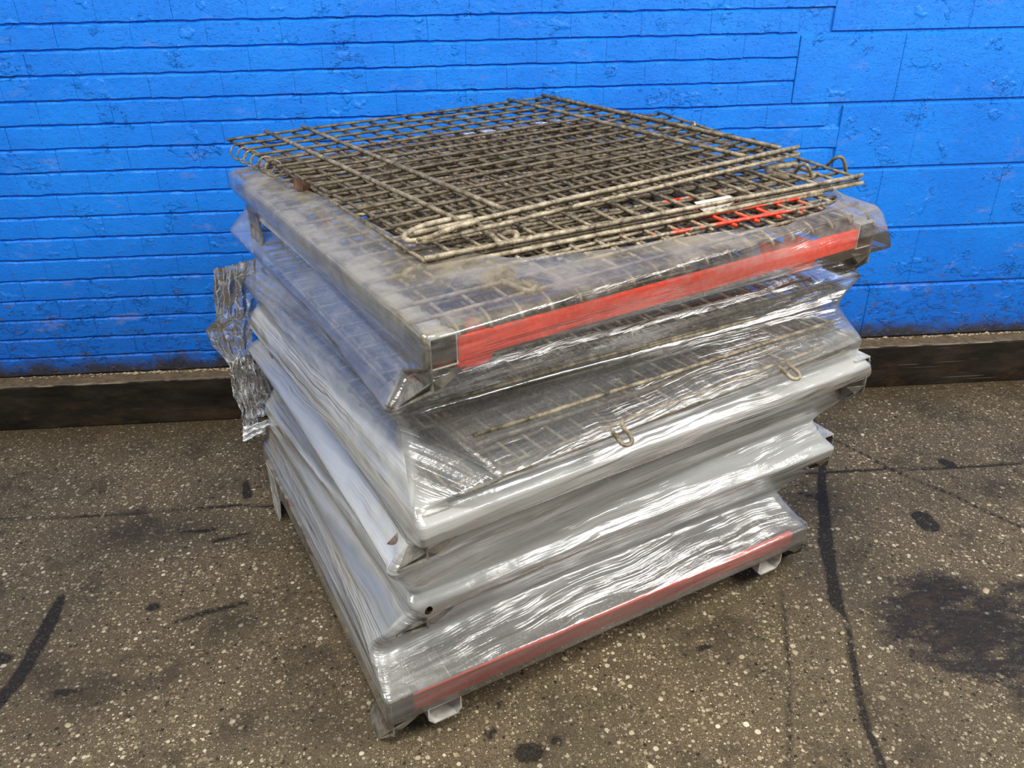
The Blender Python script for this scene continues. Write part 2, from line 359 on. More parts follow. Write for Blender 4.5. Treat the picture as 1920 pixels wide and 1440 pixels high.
# ------------------------------------------------------------------ floor
TAR = [
 [(-3.297,-0.562,0.0030),(-1.345,-0.563,0.0030),(-1.119,-0.570,0.0030),(-0.969,-0.569,0.0030),(-0.759,-0.563,0.0030),(-0.684,-0.558,0.0035),(-0.588,-0.573,0.0030),(-0.405,-0.570,0.0035),(0.813,-0.554,0.0040),(0.995,-0.557,0.0040),(1.178,-0.559,0.0040),(1.342,-0.567,0.0040),(1.510,-0.571,0.0040),(1.716,-0.568,0.0040),(3.517,-0.566,0.0040)],
 [(1.175,-0.234,0.0025),(1.163,-0.352,0.0025),(1.204,-0.403,0.0030),(1.250,-0.476,0.0030),(1.304,-0.577,0.0030),(1.365,-0.652,0.0030),(1.405,-0.695,0.0035),(1.455,-0.776,0.0030),(1.523,-0.866,0.0030),(1.682,-1.066,0.0030)],
 [(1.112,-0.487,0.0100),(1.061,-0.597,0.0110),(1.007,-0.746,0.0141),(0.955,-0.882,0.0181),(0.920,-1.003,0.0120),(0.891,-1.097,0.0165),(0.892,-1.133,0.0050),(0.884,-1.184,0.0045),(0.861,-1.248,0.0060),(0.838,-1.324,0.0065),(0.806,-1.433,0.0070),(0.798,-1.497,0.0070),(0.792,-1.545,0.0075),(0.748,-1.926,0.0070)],
 [(0.973,-0.655,0.0055),(1.032,-0.687,0.0075)],
 [(-1.039,-0.905,0.0086),(-1.031,-1.006,0.0191),(-1.030,-1.098,0.0156),(-1.032,-1.175,0.0156),(-1.049,-1.239,0.0150),(-1.092,-1.460,0.0120)],
 [(-0.929,-1.213,0.0086),(-0.878,-1.212,0.0055)], [(-0.799,-0.960,0.0126),(-0.792,-0.961,0.0125)], [(-1.107,-1.099,0.0171),(-1.082,-1.102,0.0115)],
 [(-0.725,-1.016,0.0045),(-0.667,-0.995,0.0070),(-0.569,-0.966,0.0045)], [(-0.675,-0.446,0.0081),(-0.655,-0.516,0.0130)],
 [(0.090,-1.451,0.0216),(0.104,-1.450,0.0216)], [(0.021,-1.399,0.0115),(0.023,-1.399,0.0120)], [(0.153,-1.427,0.0091),(0.158,-1.428,0.0090)],
 [(0.035,-1.316,0.0025),(0.050,-1.339,0.0020)], [(0.511,-1.214,0.0055),(0.541,-1.204,0.0055)],
 [(1.269,-0.795,0.0276),(1.271,-0.831,0.0271)], [(1.476,-0.539,0.0171),(1.489,-0.552,0.0150)],
 [(0.771,-1.049,0.0008),(0.706,-1.266,0.0008),(0.608,-1.529,0.0005)], [(-0.718,-0.669,0.0065),(-0.806,-0.671,0.0045)], [(-0.707,-0.718,0.0070),(-0.618,-0.692,0.0030)],
]
OIL = [(1.096,-1.020),(1.206,-1.000),(1.249,-1.024),(1.263,-1.073),(1.278,-1.095),(1.346,-1.052),(1.411,-1.038),(1.557,-1.066),(1.586,-1.246),(1.367,-1.330),(1.153,-1.437),(1.119,-1.377),(1.054,-1.343),(0.972,-1.289),(0.941,-1.223),(0.962,-1.139),(1.028,-1.072)]
def make_floor():
    xs = np.arange(-3.4, 3.7, .0135); ys = np.arange(-3.3, .03, .0135)
    X, Y = np.meshgrid(xs, ys); n, m = X.shape
    def segd(ax, ay, ar, bx, by, br):
        dx, dy = bx - ax, by - ay; L = dx * dx + dy * dy + 1e-12
        t = np.clip(((X - ax) * dx + (Y - ay) * dy) / L, 0, 1)
        return np.hypot(X - ax - t * dx, Y - ay - t * dy) - (ar + t * (br - ar))
    d = np.full(X.shape, 9.)
    for pl in TAR:
        for a, b in zip(pl, pl[1:]): d = np.minimum(d, segd(*a, *b) - (.0012 if a[2] < .0045 else 0))
    o = np.full(X.shape, 9.); ins = np.zeros(X.shape, bool)
    for a, b in zip(OIL, OIL[1:] + OIL[:1]):
        o = np.minimum(o, segd(*a, 0, *b, 0))
        c = ((a[1] > Y) != (b[1] > Y)) & (X < (b[0] - a[0]) * (Y - a[1]) / (b[1] - a[1] + 1e-12) + a[0]); ins ^= c
    o = np.where(ins, -o, o)
    soft = np.zeros(X.shape)
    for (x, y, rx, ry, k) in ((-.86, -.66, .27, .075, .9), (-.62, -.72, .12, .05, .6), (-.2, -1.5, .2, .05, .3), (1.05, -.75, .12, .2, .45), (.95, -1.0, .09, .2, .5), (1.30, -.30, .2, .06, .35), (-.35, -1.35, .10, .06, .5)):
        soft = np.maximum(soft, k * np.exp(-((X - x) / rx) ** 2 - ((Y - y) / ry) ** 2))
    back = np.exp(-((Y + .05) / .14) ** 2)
    V = np.stack([X.ravel(), Y.ravel(), np.zeros(X.size)], 1)
    idx = np.arange(n * m).reshape(n, m)
    Q = np.stack([idx[:-1, :-1], idx[:-1, 1:], idx[1:, 1:], idx[1:, :-1]], -1).reshape(-1, 4)
    me = bpy.data.meshes.new('floor'); me.vertices.add(len(V)); me.vertices.foreach_set('co', V.ravel())
    me.loops.add(Q.size); me.loops.foreach_set('vertex_index', Q.ravel().astype(np.int32))
    me.polygons.add(len(Q)); me.polygons.foreach_set('loop_start', np.arange(0, Q.size, 4, dtype=np.int32)); me.update(calc_edges=True)
    for nm, a in (('tar', d), ('oil', o), ('soft', soft), ('back', back)):
        me.attributes.new(nm, 'FLOAT', 'POINT').data.foreach_set('value', a.ravel().astype(np.float32))
    return tag(addobj('floor', me, M_FLOOR), kind='structure')
floor = make_floor()

def pebble_mesh(seed, flat=.45):
    bm = bmesh.new(); bmesh.ops.create_icosphere(bm, subdivisions=1, radius=1)
    for v in bm.verts:
        k = 1 + .35 * noise.noise(v.co * 1.3 + Vector((seed, 0, 0))); v.co = Vector((v.co.x * k, v.co.y * k * .75, v.co.z * flat))
    me = bpy.data.meshes.new('stone'); bm.to_mesh(me); bm.free(); me.materials.append(M_PEB)
    me.polygons.foreach_set('use_smooth', [True] * len(me.polygons)); return me
PM = [pebble_mesh(i * 3.1) for i in range(5)]
for (x, y, r) in [(0.200,-1.214,0.0090), (1.278,-1.091,0.0130), (1.349,-1.226,0.0200), (0.318,-1.294,0.0090), (-0.005,-1.343,0.0060), (-0.816,-1.173,0.0060), (-1.018,-0.489,0.0060), (0.833,-0.903,0.0080),
                  (1.002,-1.035,0.0080), (1.094,-0.883,0.0090), (-0.443,-1.224,0.0080), (-0.869,-1.303,0.0100), (0.420,-1.423,0.0070), (0.526,-1.344,0.0080), (0.691,-1.205,0.0070), (-1.134,-0.788,0.0070),
                  (1.142,-0.903,0.0060), (-0.587,-1.154,0.0070), (0.863,-1.195,0.0070), (-0.185,-1.500,0.0080), (0.604,-1.245,0.0090), (1.486,-0.760,0.0090), (-0.728,-0.352,0.0070), (1.577,-0.323,0.0070)]:
    o = addobj('stone', random.choice(PM), None, floor, (x, y, .001)); o.scale = (r, r, r * .5); o.rotation_euler[2] = random.random() * 6

# ------------------------------------------------------------------ wall: painted brick on the left, concrete blocks on the right
wall = MB(); wall.box((-3.4, .007, 0), (3.7, .25, 2.0)); wall = wall.build('wall_back', M_BLUE); tag(wall, kind='structure')
def brick_mesh(L, H, seed, nx):
    """front of a masonry unit: irregular worn arrises, face at y=0, bevelled back to the joint"""
    V = []; F_ = []; D = .012
    bx, bz = .0028, .0050
    us = [0, bx] + [bx + (L - 2 * bx) * i / nx for i in range(1, nx)] + [L - bx, L]
    vs = [0, .0026, H * .5, H - .0058, H]
    rnd = random.Random(seed)
    for j, v in enumerate(vs):
        for i, u in enumerate(us):
            edge = i in (0, len(us) - 1) or j in (0, len(vs) - 1)
            y = (.0075 if j in (0, len(vs) - 1) else .0009) if edge else rnd.uniform(-.00025, .00025)
            if not edge and j in (1, 3): y += rnd.choice((0, 0, 0, .0005))
            dz = rnd.uniform(-.0017, .0017) if j in (0, 4, 1, 3) else 0
            V.append((u, y, v + dz))
    w = len(us)
    for j in range(len(vs) - 1):
        for i in range(w - 1): F_.append([j * w + i, j * w + i + 1, (j + 1) * w + i + 1, (j + 1) * w + i])
    me = mesh('brick', V, F_, False, M_BLUE)
    return me
CH = .0677; Z0 = .168; BL = .2055
bm_full = [brick_mesh(BL - .0006, CH - .0034, i, 8) for i in range(8)]
cache = {}
def cutbrick(L, i):
    key = (round(L, 3), i)
    if key not in cache: cache[key] = brick_mesh(L - .0006, CH - .0034, i * 7 + int(L * 999), 3)
    return cache[key]
BOUND = {16: 1.135, 15: 1.032, 14: 1.042, 13: 1.042, 12: 1.042, 11: 1.165, 10: 1.21, 9: 1.188, 17: 1.02, 18: 1.04}
nb = 0
for k in range(0, 19):
    z = Z0 + CH * k; xe = BOUND.get(k, 1.02 if (k // 3) % 2 else 1.20)
    x = -1.80 + (BL / 2 if k % 2 else 0) + random.uniform(-.02, .02)
    while x < xe - .03:
        L = BL
        if x + L > xe - .05: L = xe - x
        me = bm_full[random.randrange(8)] if L == BL else cutbrick(L, random.randrange(3))
        o = addobj('brick', me, None, wall, (x, random.uniform(-.0006, .0006), z + .0017)); nb += 1
        x += L
print('bricks', nb)
# blocks
blk_cache = {}
for c in range(0, 7):
    z = Z0 + 3 * CH * c; rows = (3 * c, 3 * c + 1, 3 * c + 2)
    start = max(BOUND.get(r, 1.02 if (r // 3) % 2 else 1.20) for r in rows); start = {4: 1.045, 3: 1.21, 5: 1.135}.get(c, start)
    x = start; first = True; xs = {5: 1.553, 4: 1.367, 3: 1.46, 2: 1.38, 1: 1.55, 0: 1.42, 6: 1.4}[c]
    while x < 2.9:
        L = (xs - x) if first else .406; first = False
        key = round(L, 3)
        if key not in blk_cache:
            # reuse brick builder at block size with a finer face
            V = []; us = [0, .004] + [.004 + (L - .009) * i / 8 for i in range(1, 8)] + [L - .005, L - .001]; H = 3 * CH - .006
            vs = [0, .003, H * .33, H * .66, H - .007, H]; F_ = []
            for j, v in enumerate(vs):
                for i, u in enumerate(us):
                    e = i in (0, len(us) - 1) or j in (0, len(vs) - 1)
                    V.append((u, .0095 if (j in (0, len(vs) - 1)) else (.0012 if e else random.uniform(-.0002, .0002)), v))
            w = len(us)
            for j in range(len(vs) - 1):
                for i in range(w - 1): F_.append([j * w + i, j * w + i + 1, (j + 1) * w + i + 1, (j + 1) * w + i])
            blk_cache[key] = mesh('block', V, F_, False, M_BLUE)
        addobj('block', blk_cache[key], None, wall, (x, random.uniform(-.001, .0005), z + .003)); x += L

# ------------------------------------------------------------------ steel beam along the foot of the wall
beam = MB()
prof = [(0, 0), (-.062, 0), (-.066, .004), (-.066, .159), (-.0645, .164), (-.060, .166), (.004, .166), (.004, 0)]
nseg = 60
for i in range(nseg + 1):
    x = -3.4 + 7.1 * i / nseg
    wob = .0012 * noise.noise(Vector((x * 1.7, 0, 0)))
    for (a, b) in prof: beam.v.append((x, a + wob * (b > .1), b + wob))
k = len(prof)
for i in range(nseg):
    for j in range(k): beam.f.append([i * k + j, i * k + (j + 1) % k, (i + 1) * k + (j + 1) % k, (i + 1) * k + j])
beam.f.append(list(range(k))); beam.f.append([nseg * k + j for j in range(k)][::-1])
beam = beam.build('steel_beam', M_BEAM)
tag(beam, 'long dark grimy steel beam lying on the floor against the blue wall', 'beam')
# broken mortar along the back edge of the beam
bm = MB(); rr = random.Random(3)
for i in range(520):
    x = rr.choice((rr.uniform(-1.7, 2.2), rr.gauss(-1.05, .25), rr.gauss(1.75, .22), rr.gauss(-.75, .1)))
    y = -abs(rr.gauss(0, .008)) - .001; s_ = rr.uniform(.0012, .0042) * (1.6 if rr.random() < .08 else 1)
    n0 = len(bm.v)
    for (a, b, c) in ((1, 0, 0), (0, 1, 0), (-1, 0, 0), (0, -1, 0), (0, 0, 1), (0, 0, -1)):
        q = rr.uniform(.6, 1.3); bm.v.append((x + a * s_ * q * 1.6, y + b * s_ * q, .1655 + s_ * .5 + c * s_ * q * .7))
    for f in ((0, 1, 4), (1, 2, 4), (2, 3, 4), (3, 0, 4), (1, 0, 5), (2, 1, 5), (3, 2, 5), (0, 3, 5)): bm.f.append([n0 + q for q in f])
o = bm.build('mortar_crumbs', M_CRUMB)
tag(o, 'pale broken mortar crumbs lying along the back edge of the steel beam', 'rubble', kind='stuff')

# ------------------------------------------------------------------ wire mesh panels
WIRE_CACHE = {}
def wire_mesh(bow, r, mat, var):
    """unit-length wire along +x, slightly bent, eight-sided"""
    key = (bow, r, mat.name, var)
    if key in WIRE_CACHE: return WIRE_CACHE[key]
    b = MB(); rn = random.Random(var * 13 + 5); n = 6
    pts = [(i / n, rn.uniform(-1, 1) * .0012 if 0 < i < n else 0, bow * math.sin(PI * i / n) + (rn.uniform(-1, 1) * .0008 if 0 < i < n else 0)) for i in range(n + 1)]
    b.tube(pts, r, 7)
    me = mesh('wire', b.v, b.f, True, mat); WIRE_CACHE[key] = me; return me
def wire(parent, p0, p1, r=.003, mat=None, name='wire', bow=0):
    p0, p1 = Vector(p0), Vector(p1); d = p1 - p0; L = d.length
    o = addobj(name, wire_mesh(bow, r, mat or M_WIRE, random.randrange(3)), None, parent, p0)
    o.rotation_mode = 'QUATERNION'
    x = d / L; y = Vector((0, 0, 1)).cross(x).normalized(); z = x.cross(y)
    o.rotation_quaternion = Matrix((x, y, z)).transposed().to_quaternion(); o.scale = (L, 1, 1)
    return o
def bil(Q, a, b):
    F0, R0, B0, L0 = Q
    return (F0 * (1 - a) + R0 * a) * (1 - b) + (L0 * (1 - a) + B0 * a) * b
def panel(parent, Q, nu, nv, u_on_top=True, r=.0036, mats=None, rail=None, stiff=(), over=.012, gap=.0062, name='mesh_panel', droop=0, railm=None):
    """Q: corners front, right, back, left in the parent frame. nu wires run front to left, nv wires run front to right."""
    Q = [Vector(q) for q in Q]; pm = empty(name, Q[0], 0, parent); Q = [q - Q[0] for q in Q]
    mu, mv = (mats or (M_WIRE, M_WIRE))[:2]
    Lu = (Q[1] - Q[0]).length; Lv = (Q[3] - Q[0]).length; eu = over / Lu; ev = over / Lv
    zt = Vector((0, 0, gap / 2)); jit = lambda: Vector((0, 0, random.uniform(-.0006, .0006)))
    for i in range(nv):        # wires along u
        b = (i + .0) / (nv - 1); s_ = random.uniform(-.0015, .0015)
        wire(pm, bil(Q, -eu, b) + (zt if u_on_top else -zt) + jit(), bil(Q, 1 + eu, b + s_) + (zt if u_on_top else -zt) + jit(), r, mu)
    for i in range(nu):        # wires along v
        a = i / (nu - 1); s_ = random.uniform(-.0015, .0015)
        wire(pm, bil(Q, a, -ev) - (zt if u_on_top else -zt) + jit(), bil(Q, a + s_, 1 + ev) - (zt if u_on_top else -zt) + jit(), r, mv)
    for a in stiff:
        wire(pm, bil(Q, a, .01) + zt * 3.1, bil(Q, a + .004, 1.012) + zt * 3.1, r * 1.35, mats[2] if mats and len(mats) > 2 else mu, 'stiffener_wire')
    if rail:
        rm = railm or M_RAIL
        wire(pm, bil(Q, -rail[0] / Lu, -.004) + Vector((0, 0, gap * 1.25)), bil(Q, 1 + rail[1] / Lu, -.004) + Vector((0, 0, gap * 1.25)), r * 1.25, rm, 'rail')
        wire(pm, bil(Q, -rail[0] / Lu, -.010) - Vector((0, 0, gap * 1.25)), bil(Q, 1 + rail[1] / Lu, -.010) - Vector((0, 0, gap * 1.25)), r * 1.25, rm, 'rail')
    return pm

# outline of the wrapped stack, ring by ring from the top down
RINGS = [  # z, front, right, left, corner radius, mid-face sag, milkiness
 (0.964, (-0.049,-1.503), (0.853,-0.991), (-0.534,-0.534), .020, .000, .14),
 (0.951, (-0.049,-1.499), (0.863,-0.987), (-0.540,-0.523), .014, .000, .10),
 (0.926, (-0.051,-1.462), (0.861,-1.016), (-0.538,-0.525), .006, .000, .03),
 (0.875, (-0.055,-1.423), (0.898,-0.973), (-0.535,-0.454), .006, .000, .02),
 (0.837, (-0.084,-1.374), (0.851,-0.926), (-0.548,-0.389), .030, .012, .06),
 (0.809, (-0.104,-1.385), (0.860,-0.950), (-0.572,-0.478), .020, .012, .06),
 (0.782, (-0.121,-1.394), (0.890,-0.902), (-0.560,-0.480), .014, .012, .06),
 (0.743, (-0.101,-1.341), (0.824,-0.964), (-0.525,-0.480), .030, .016, .08),
 (0.699, (-0.103,-1.330), (0.841,-1.046), (-0.541,-0.553), .012, .004, .16),
 (0.646, (-0.082,-1.474), (0.860,-1.012), (-0.508,-0.582), .020, .000, .58),
 (0.628, (-0.079,-1.496), (0.882,-1.028), (-0.520,-0.590), .012, .000, .62),
 (0.585, (-0.078,-1.491), (0.896,-1.005), (-0.535,-0.586), .006, .000, .66),
 (0.544, (-0.096,-1.450), (0.858,-0.965), (-0.529,-0.562), .030, .014, .62),
 (0.496, (-0.136,-1.456), (0.890,-0.940), (-0.568,-0.532), .016, .008, .66),
 (0.421, (-0.119,-1.415), (0.846,-0.911), (-0.508,-0.557), .035, .018, .62),
 (0.377, (-0.112,-1.378), (0.864,-0.930), (-0.518,-0.580), .020, .000, .66),
 (0.358, (-0.113,-1.398), (0.886,-0.944), (-0.530,-0.586), .012, .000, .70),
 (0.320, (-0.096,-1.380), (0.892,-0.921), (-0.541,-0.573), .008, .000, .68),
 (0.279, (-0.121,-1.350), (0.836,-0.913), (-0.544,-0.522), .030, .012, .58),
 (0.237, (-0.173,-1.346), (0.868,-0.872), (-0.571,-0.471), .014, .006, .50),
 (0.190, (-0.203,-1.348), (0.796,-0.891), (-0.573,-0.467), .030, .016, .42),
 (0.146, (-0.178,-1.425), (0.837,-0.980), (-0.596,-0.465), .008, .000, .20),
 (0.092, (-0.177,-1.433), (0.841,-0.975), (-0.604,-0.453), .006, .000, .14),
 (0.081, (-0.170,-1.423), (0.835,-0.965), (-0.597,-0.446), .006, .000, .34),
]
CUT = {8: (.050, -1.466)}      # the ring whose front corner is cut off by the skewed folded panel
def film_quad(z):
    for i in range(len(RINGS) - 1):
        if RINGS[i][0] >= z >= RINGS[i + 1][0]:
            t = (RINGS[i][0] - z) / (RINGS[i][0] - RINGS[i + 1][0])
            P3 = []
            for k in (1, 2, 3):
                a = CUT[i] if (k == 1 and i in CUT) else RINGS[i][k]; b = CUT[i + 1] if (k == 1 and i + 1 in CUT) else RINGS[i + 1][k]
                P3.append(Vector((a[0] * (1 - t) + b[0] * t, a[1] * (1 - t) + b[1] * t, z)))
            B = P3[1] + P3[2] - P3[0]; B.y = min(B.y, -.078 if z < .2 else -.016)
            return [P3[0], P3[1], B, P3[2]]

# ------------------------------------------------------------------ folded wire containers
def container(F, ang, Lu, Lv, z0, railmat, sidemat, nfold, label, flare):
    root = empty('wire_container', (F[0], F[1], z0), math.radians(ang))
    tag(root, label, 'wire container', 'folded wire containers in the wrapped stack')
    T = .0028; H0, H1 = .092, .146; W = .048; FU, FV = flare
    # side rails: open-ended square tube running front to back
    for u0 in (0, Lu - W):
        b = MB(); out = [(0, H0), (W, H0), (W, H1), (0, H1)]; inn = [(T, H0 + T), (W - T, H0 + T), (W - T, H1 - T), (T, H1 - T)]
        for p in (0, Lv):
            for q in out + inn: b.v.append((u0 + q[0], p, q[1]))
        for i in range(4):
            j = (i + 1) % 4
            b.f += [[i, j, 8 + j, 8 + i], [4 + i, 12 + i, 12 + j, 4 + j], [i, 4 + i, 4 + j, j], [8 + i, 8 + j, 12 + j, 12 + i]]
        o = b.build('side_rail', sidemat, root); o.data.materials.append(M_RUST)
        for f in o.data.polygons:
            c = f.center; 
            if abs(c.y - Lv / 2) < .01 and u0 + .002 < c.x < u0 + W - .002 and H0 + .002 < c.z < H1 - .002: f.material_index = 1
    # cross rails: C channel painted red on the outside
    for v0, sg in ((0, 1), (Lv, -1)):
        b = MB(); a0, a1 = W + .001, Lu - W - .001
        b.box((a0, v0, H0 + .004), (a1, v0 + sg * .003, H1 - .012))
        b.box((a0, v0 + sg * .003, H1 - .015), (a1, v0 + sg * .010, H1 - .012))
        b.box((a0, v0 + sg * .003, H0 + .002), (a1, v0 + sg * .034, H0 + .005))
        o = b.build('cross_rail', railmat if v0 == 0 else sidemat, root, bevel=.0008)
    # corner feet: flared angle plates
    for u0, su in ((0, 1), (Lu, -1)):
        for v0, sv in ((0, 1), (Lv, -1)):
            b = MB(); X = lambda u, v, z: (u0 + su * u, v0 + sv * v, z)
            n0 = 0
            # outer side plate flaring outwards, with a lip along the front
            FUs = FU if v0 == 0 and u0 == 0 else FU * .4
            P_ = [X(-.001, -.002, H0 + .045), X(-.001, .085, H0 + .045), X(-.001, -.002, .055), X(-.001, .10, .055), X(-FUs * .9, FV * .8, .012), X(-FUs * .9, FV + .06, .012), X(-FUs, FV, 0), X(-FUs, FV + .055, 0)]
            for p in P_: b.v.append(p)
            for p in P_: b.v.append((p[0] + su * .003, p[1], p[2]))
            for i in (0, 2, 4): b.f += [[i, i + 1, i + 3, i + 2], [8 + i, 8 + i + 2, 8 + i + 3, 8 + i + 1], [i, i + 2, i + 10, i + 8], [i + 1, i + 9, i + 11, i + 3]]
            b.f += [[0, 8, 9, 1], [6, 7, 15, 14]]
            m = len(b.v)
            P_ = [X(.0, -.003, .074), X(.06, -.003, .086), X(-FUs, FV, .004), X(.02, .004, .055)]
            P2 = [(p[0], p[1] + sv * .003, p[2]) for p in P_]
            for p in P_ + P2: b.v.append(p)
            b.f += [[m, m + 1, m + 3, m + 2], [m + 4, m + 6, m + 7, m + 5], [m, m + 4, m + 5, m + 1], [m + 1, m + 5, m + 7, m + 3], [m + 3, m + 7, m + 6, m + 2], [m + 2, m + 6, m + 4, m]]
            b.build('foot', M_GALV if z0 == 0 and v0 else M_DARKST, root)
            # hat-section bracket beside the foot
            hb = MB(); t = .003
            pr = [(.075, H0), (.075, .052), (.088, .036), (.138, .036), (.150, .048), (.150, H0), (.147, H0), (.147, .050), (.137, .039), (.089, .039), (.078, .054), (.078, H0)]
            k0 = len(pr)
            for vv in ((-.002, .14) if z0 == 0 else (.07, .16)):
                for (a, z) in pr: hb.v.append(X(a, vv, z))
            for i in range(k0): j = (i + 1) % k0; hb.f.append([i, j, k0 + j, k0 + i])
            for o_ in (0, k0):
                for (i, j) in ((0, 11), (1, 10), (2, 9), (3, 8), (4, 7)):
                    pass
                for i in range(5): hb.f.append([o_ + i, o_ + i + 1, o_ + 10 - i, o_ + 11 - i])
            hb.build('foot_bracket', M_GALV if z0 == 0 else (M_RED if z0 > .7 else M_DARKST), root)
    # base mesh
    zb = H1 + .004; vi = .03
    fm = panel(root, [(W, vi, zb), (Lu - W, vi, zb), (Lu - W, Lv - .004, zb), (W, Lv - .004, zb)], 17, 15, True, mats=(M_WIRE, M_WIRE), name='base_mesh')
    inv = (Matrix.Translation(root.location) @ Matrix.Rotation(math.radians(ang), 4, 'Z')).inverted()
    for i, (zf, ins, dy) in enumerate(nfold):   # the folded walls, each lying just inside the stretched film
        q = film_quad(zf); c = sum(q, Vector((0, 0, 0))) / 4; quad = []
        for n_, p in enumerate(q):
            a = (q[(n_ + 1) % 4] - p).normalized(); b_ = (q[n_ - 1] - p).normalized()
            quad.append(inv @ (p + (a + b_) * ins + Vector((0, 0, dy if n_ in (1, 2) else 0))))
        panel(root, quad, 19, 17, i % 2 == 0, mats=(M_MID, M_MID), rail=(-.01, -.01), railm=M_MID, r=.0033, name='folded_panel', over=0)
    return root

C4 = container((-.172, -1.428), 24.5, 1.12, .965, 0, M_REDW, M_DARKST, ((.172, .070, 0), (.192, .040, 0)), 'bottom folded wire container standing on the concrete floor on bent feet', (.020, .046))
C3 = container((-.091, -1.372), 25, 1.09, .97, .229, mat_red('chipped_pale_paint', .50), M_GALV, ((.395, .026, 0), (.425, .030, 0), (.455, .030, 0)), 'second folded wire container up from the floor, under milky film', (.050, .060))
C2 = container((-.073, -1.484), 26, 1.065, 1.0, .496, mat_red('faded_worn_paint', .53), M_GALV, ((.664, .020, .002), (.694, .018, .002), (.716, .028, .002), (.740, .030, .002), (.762, .030, .002)), 'third folded wire container up, directly below the bright red rail', (.040, .055))
C1 = container((-.048, -1.430), 27.3, 1.025, .985, .782, M_RED, M_GALV, (), 'topmost folded wire container with bright red rail and bare mesh on top', (.045, .062))

# top panels of the topmost container, in its own frame
INV = (Matrix.Translation(C1.location) @ Matrix.Rotation(C1.rotation_euler[2], 4, 'Z')).inverted()
def loc(*p): return [INV @ Vector(q) for q in p]
pbox = panel(C1, loc((-.068, -1.438, .958), (.822, -.946, .958), (.405, -.080, .955), (-.515, -.515, .955)), 19, 18, True, mats=(M_MID, M_MID), rail=None, over=.004, name='lid_mesh')
# ends of the lid wires bent down over the red rail
bw = []
for i in range(19):
    a = i / 18
    q = Vector((-.068, -1.438, .955)).lerp(Vector((.822, -.946, .955)), a)
    out = Vector((.480, -.877, 0))
    b = MB(); b.tube(loc(*[q + out * (.034 * math.sin(t)) + Vector((0, 0, -.020 * (1 - math.cos(t)))) for t in np.linspace(0, PI / 2, 6)]), .0031, 7)
    o = b.build('bent_wire_end', M_MID, pbox, True); o.matrix_parent_inverse = Matrix.Translation(-pbox.location)
p3 = panel(C1, loc((-.030, -1.290, .967), (.780, -.955, .967), (.43, -.12, .967), (-.465, -.51, .967)), 17, 17, True, mats=(M_RW, M_RW), over=.01, name='mesh_panel')
p3['label'] = 'mesh panel with patches of red overspray'
p2 = panel(C1, loc((-.055, -1.248, .982), (.866, -.842, .982), (.615, -.070, .980), (-.47, -.45, .978)), 19, 14, False, mats=(M_WIRE, M_MID), rail=(.0, .012), over=.004)
p1 = panel(C1, loc((-.067, -1.211, 1.014), (.772, -.708, 1.014), (.304, -.030, 1.026), (-.532, -.463, 1.022)), 19, 15, True, mats=(M_WIRE, M_WIRE, M_MID), rail=(.005, .012), stiff=(.09, .19, .84, .965), over=.012)
p1['label'] = 'topmost bare wire mesh panel with four stiffening wires'
def latch(parent, pts, r=.0048, mat=M_RAIL, name='latch', closed=False):
    b = MB(); b.tube(loc(*pts), r, 9, closed); o = b.build(name, mat, parent, True); o.matrix_parent_inverse = Matrix.Translation(-parent.location); return o
def smooth_path(P_, n=5):
    P_ = [Vector(p) for p in P_]; out = []
    for i in range(len(P_) - 1):
        p0, p1_, p2_, p3_ = P_[max(i - 1, 0)], P_[i], P_[i + 1], P_[min(i + 2, len(P_) - 1)]
        for k_ in range(n):
            t = k_ / n; out.append(.5 * ((2 * p1_) + (p2_ - p0) * t + (2 * p0 - 5 * p1_ + 4 * p2_ - p3_) * t * t + (3 * p1_ - p0 - 3 * p2_ + p3_) * t ** 3))
    out.append(P_[-1]); return out
# hooked end of the front rail
latch(p1, smooth_path([(.030, -1.135, 1.022), (-.040, -1.160, 1.020), (-.082, -1.190, 1.014), (-.082, -1.214, 1.010), (-.050, -1.210, 1.010), (-.010, -1.190, 1.018), (.040, -1.168, 1.024)]), .0050)
latch(p2, smooth_path([(0.044, -1.119, 0.996), (0.064, -1.142, 0.986), (0.084, -1.171, 0.977), (0.100, -1.175, 0.982), (0.106, -1.163, 0.994), (0.098, -1.139, 0.991), (0.072, -1.117, 0.978)]), .0058)
latch(p2, smooth_path([(0.781, -0.717, 0.984), (0.721, -0.735, 0.986), (0.703, -0.747, 0.984), (0.712, -0.781, 0.979), (0.757, -0.804, 0.978), (0.798, -0.798, 0.982)]), .0075, M_MID)
latch(p2, smooth_path([(0.760, -0.763, 0.977), (0.752, -0.810, 1.008), (0.758, -0.828, 1.010), (0.781, -0.810, 0.979)], 6), .004, M_RAIL)
latch(p2, smooth_path([(0.842, -0.730, 0.977), (0.837, -0.786, 1.014), (0.848, -0.800, 1.015), (0.872, -0.778, 0.977)], 6), .004, M_MID)
latch(p2, smooth_path([(0.582, -0.259, 0.974), (0.614, -0.280, 0.982), (0.658, -0.280, 0.978), (0.703, -0.281, 0.974)]), .0055, M_MID)
latch(p2, ring_pts((.663, -.278, .984), (0, 1, 0), (0, 0, 1), .012), .003, M_RAIL, 'ring', True)
latch(p3, smooth_path([(0.068, -1.304, 0.990), (0.066, -1.288, 0.966), (0.076, -1.300, 0.962), (0.108, -1.347, 0.965), (0.123, -1.331, 0.965)]), .0045)
latch(p3, smooth_path([(-0.037, -1.217, 0.970), (-0.081, -1.249, 0.970), (-0.086, -1.270, 0.967), (-0.069, -1.273, 0.966)]), .0045)
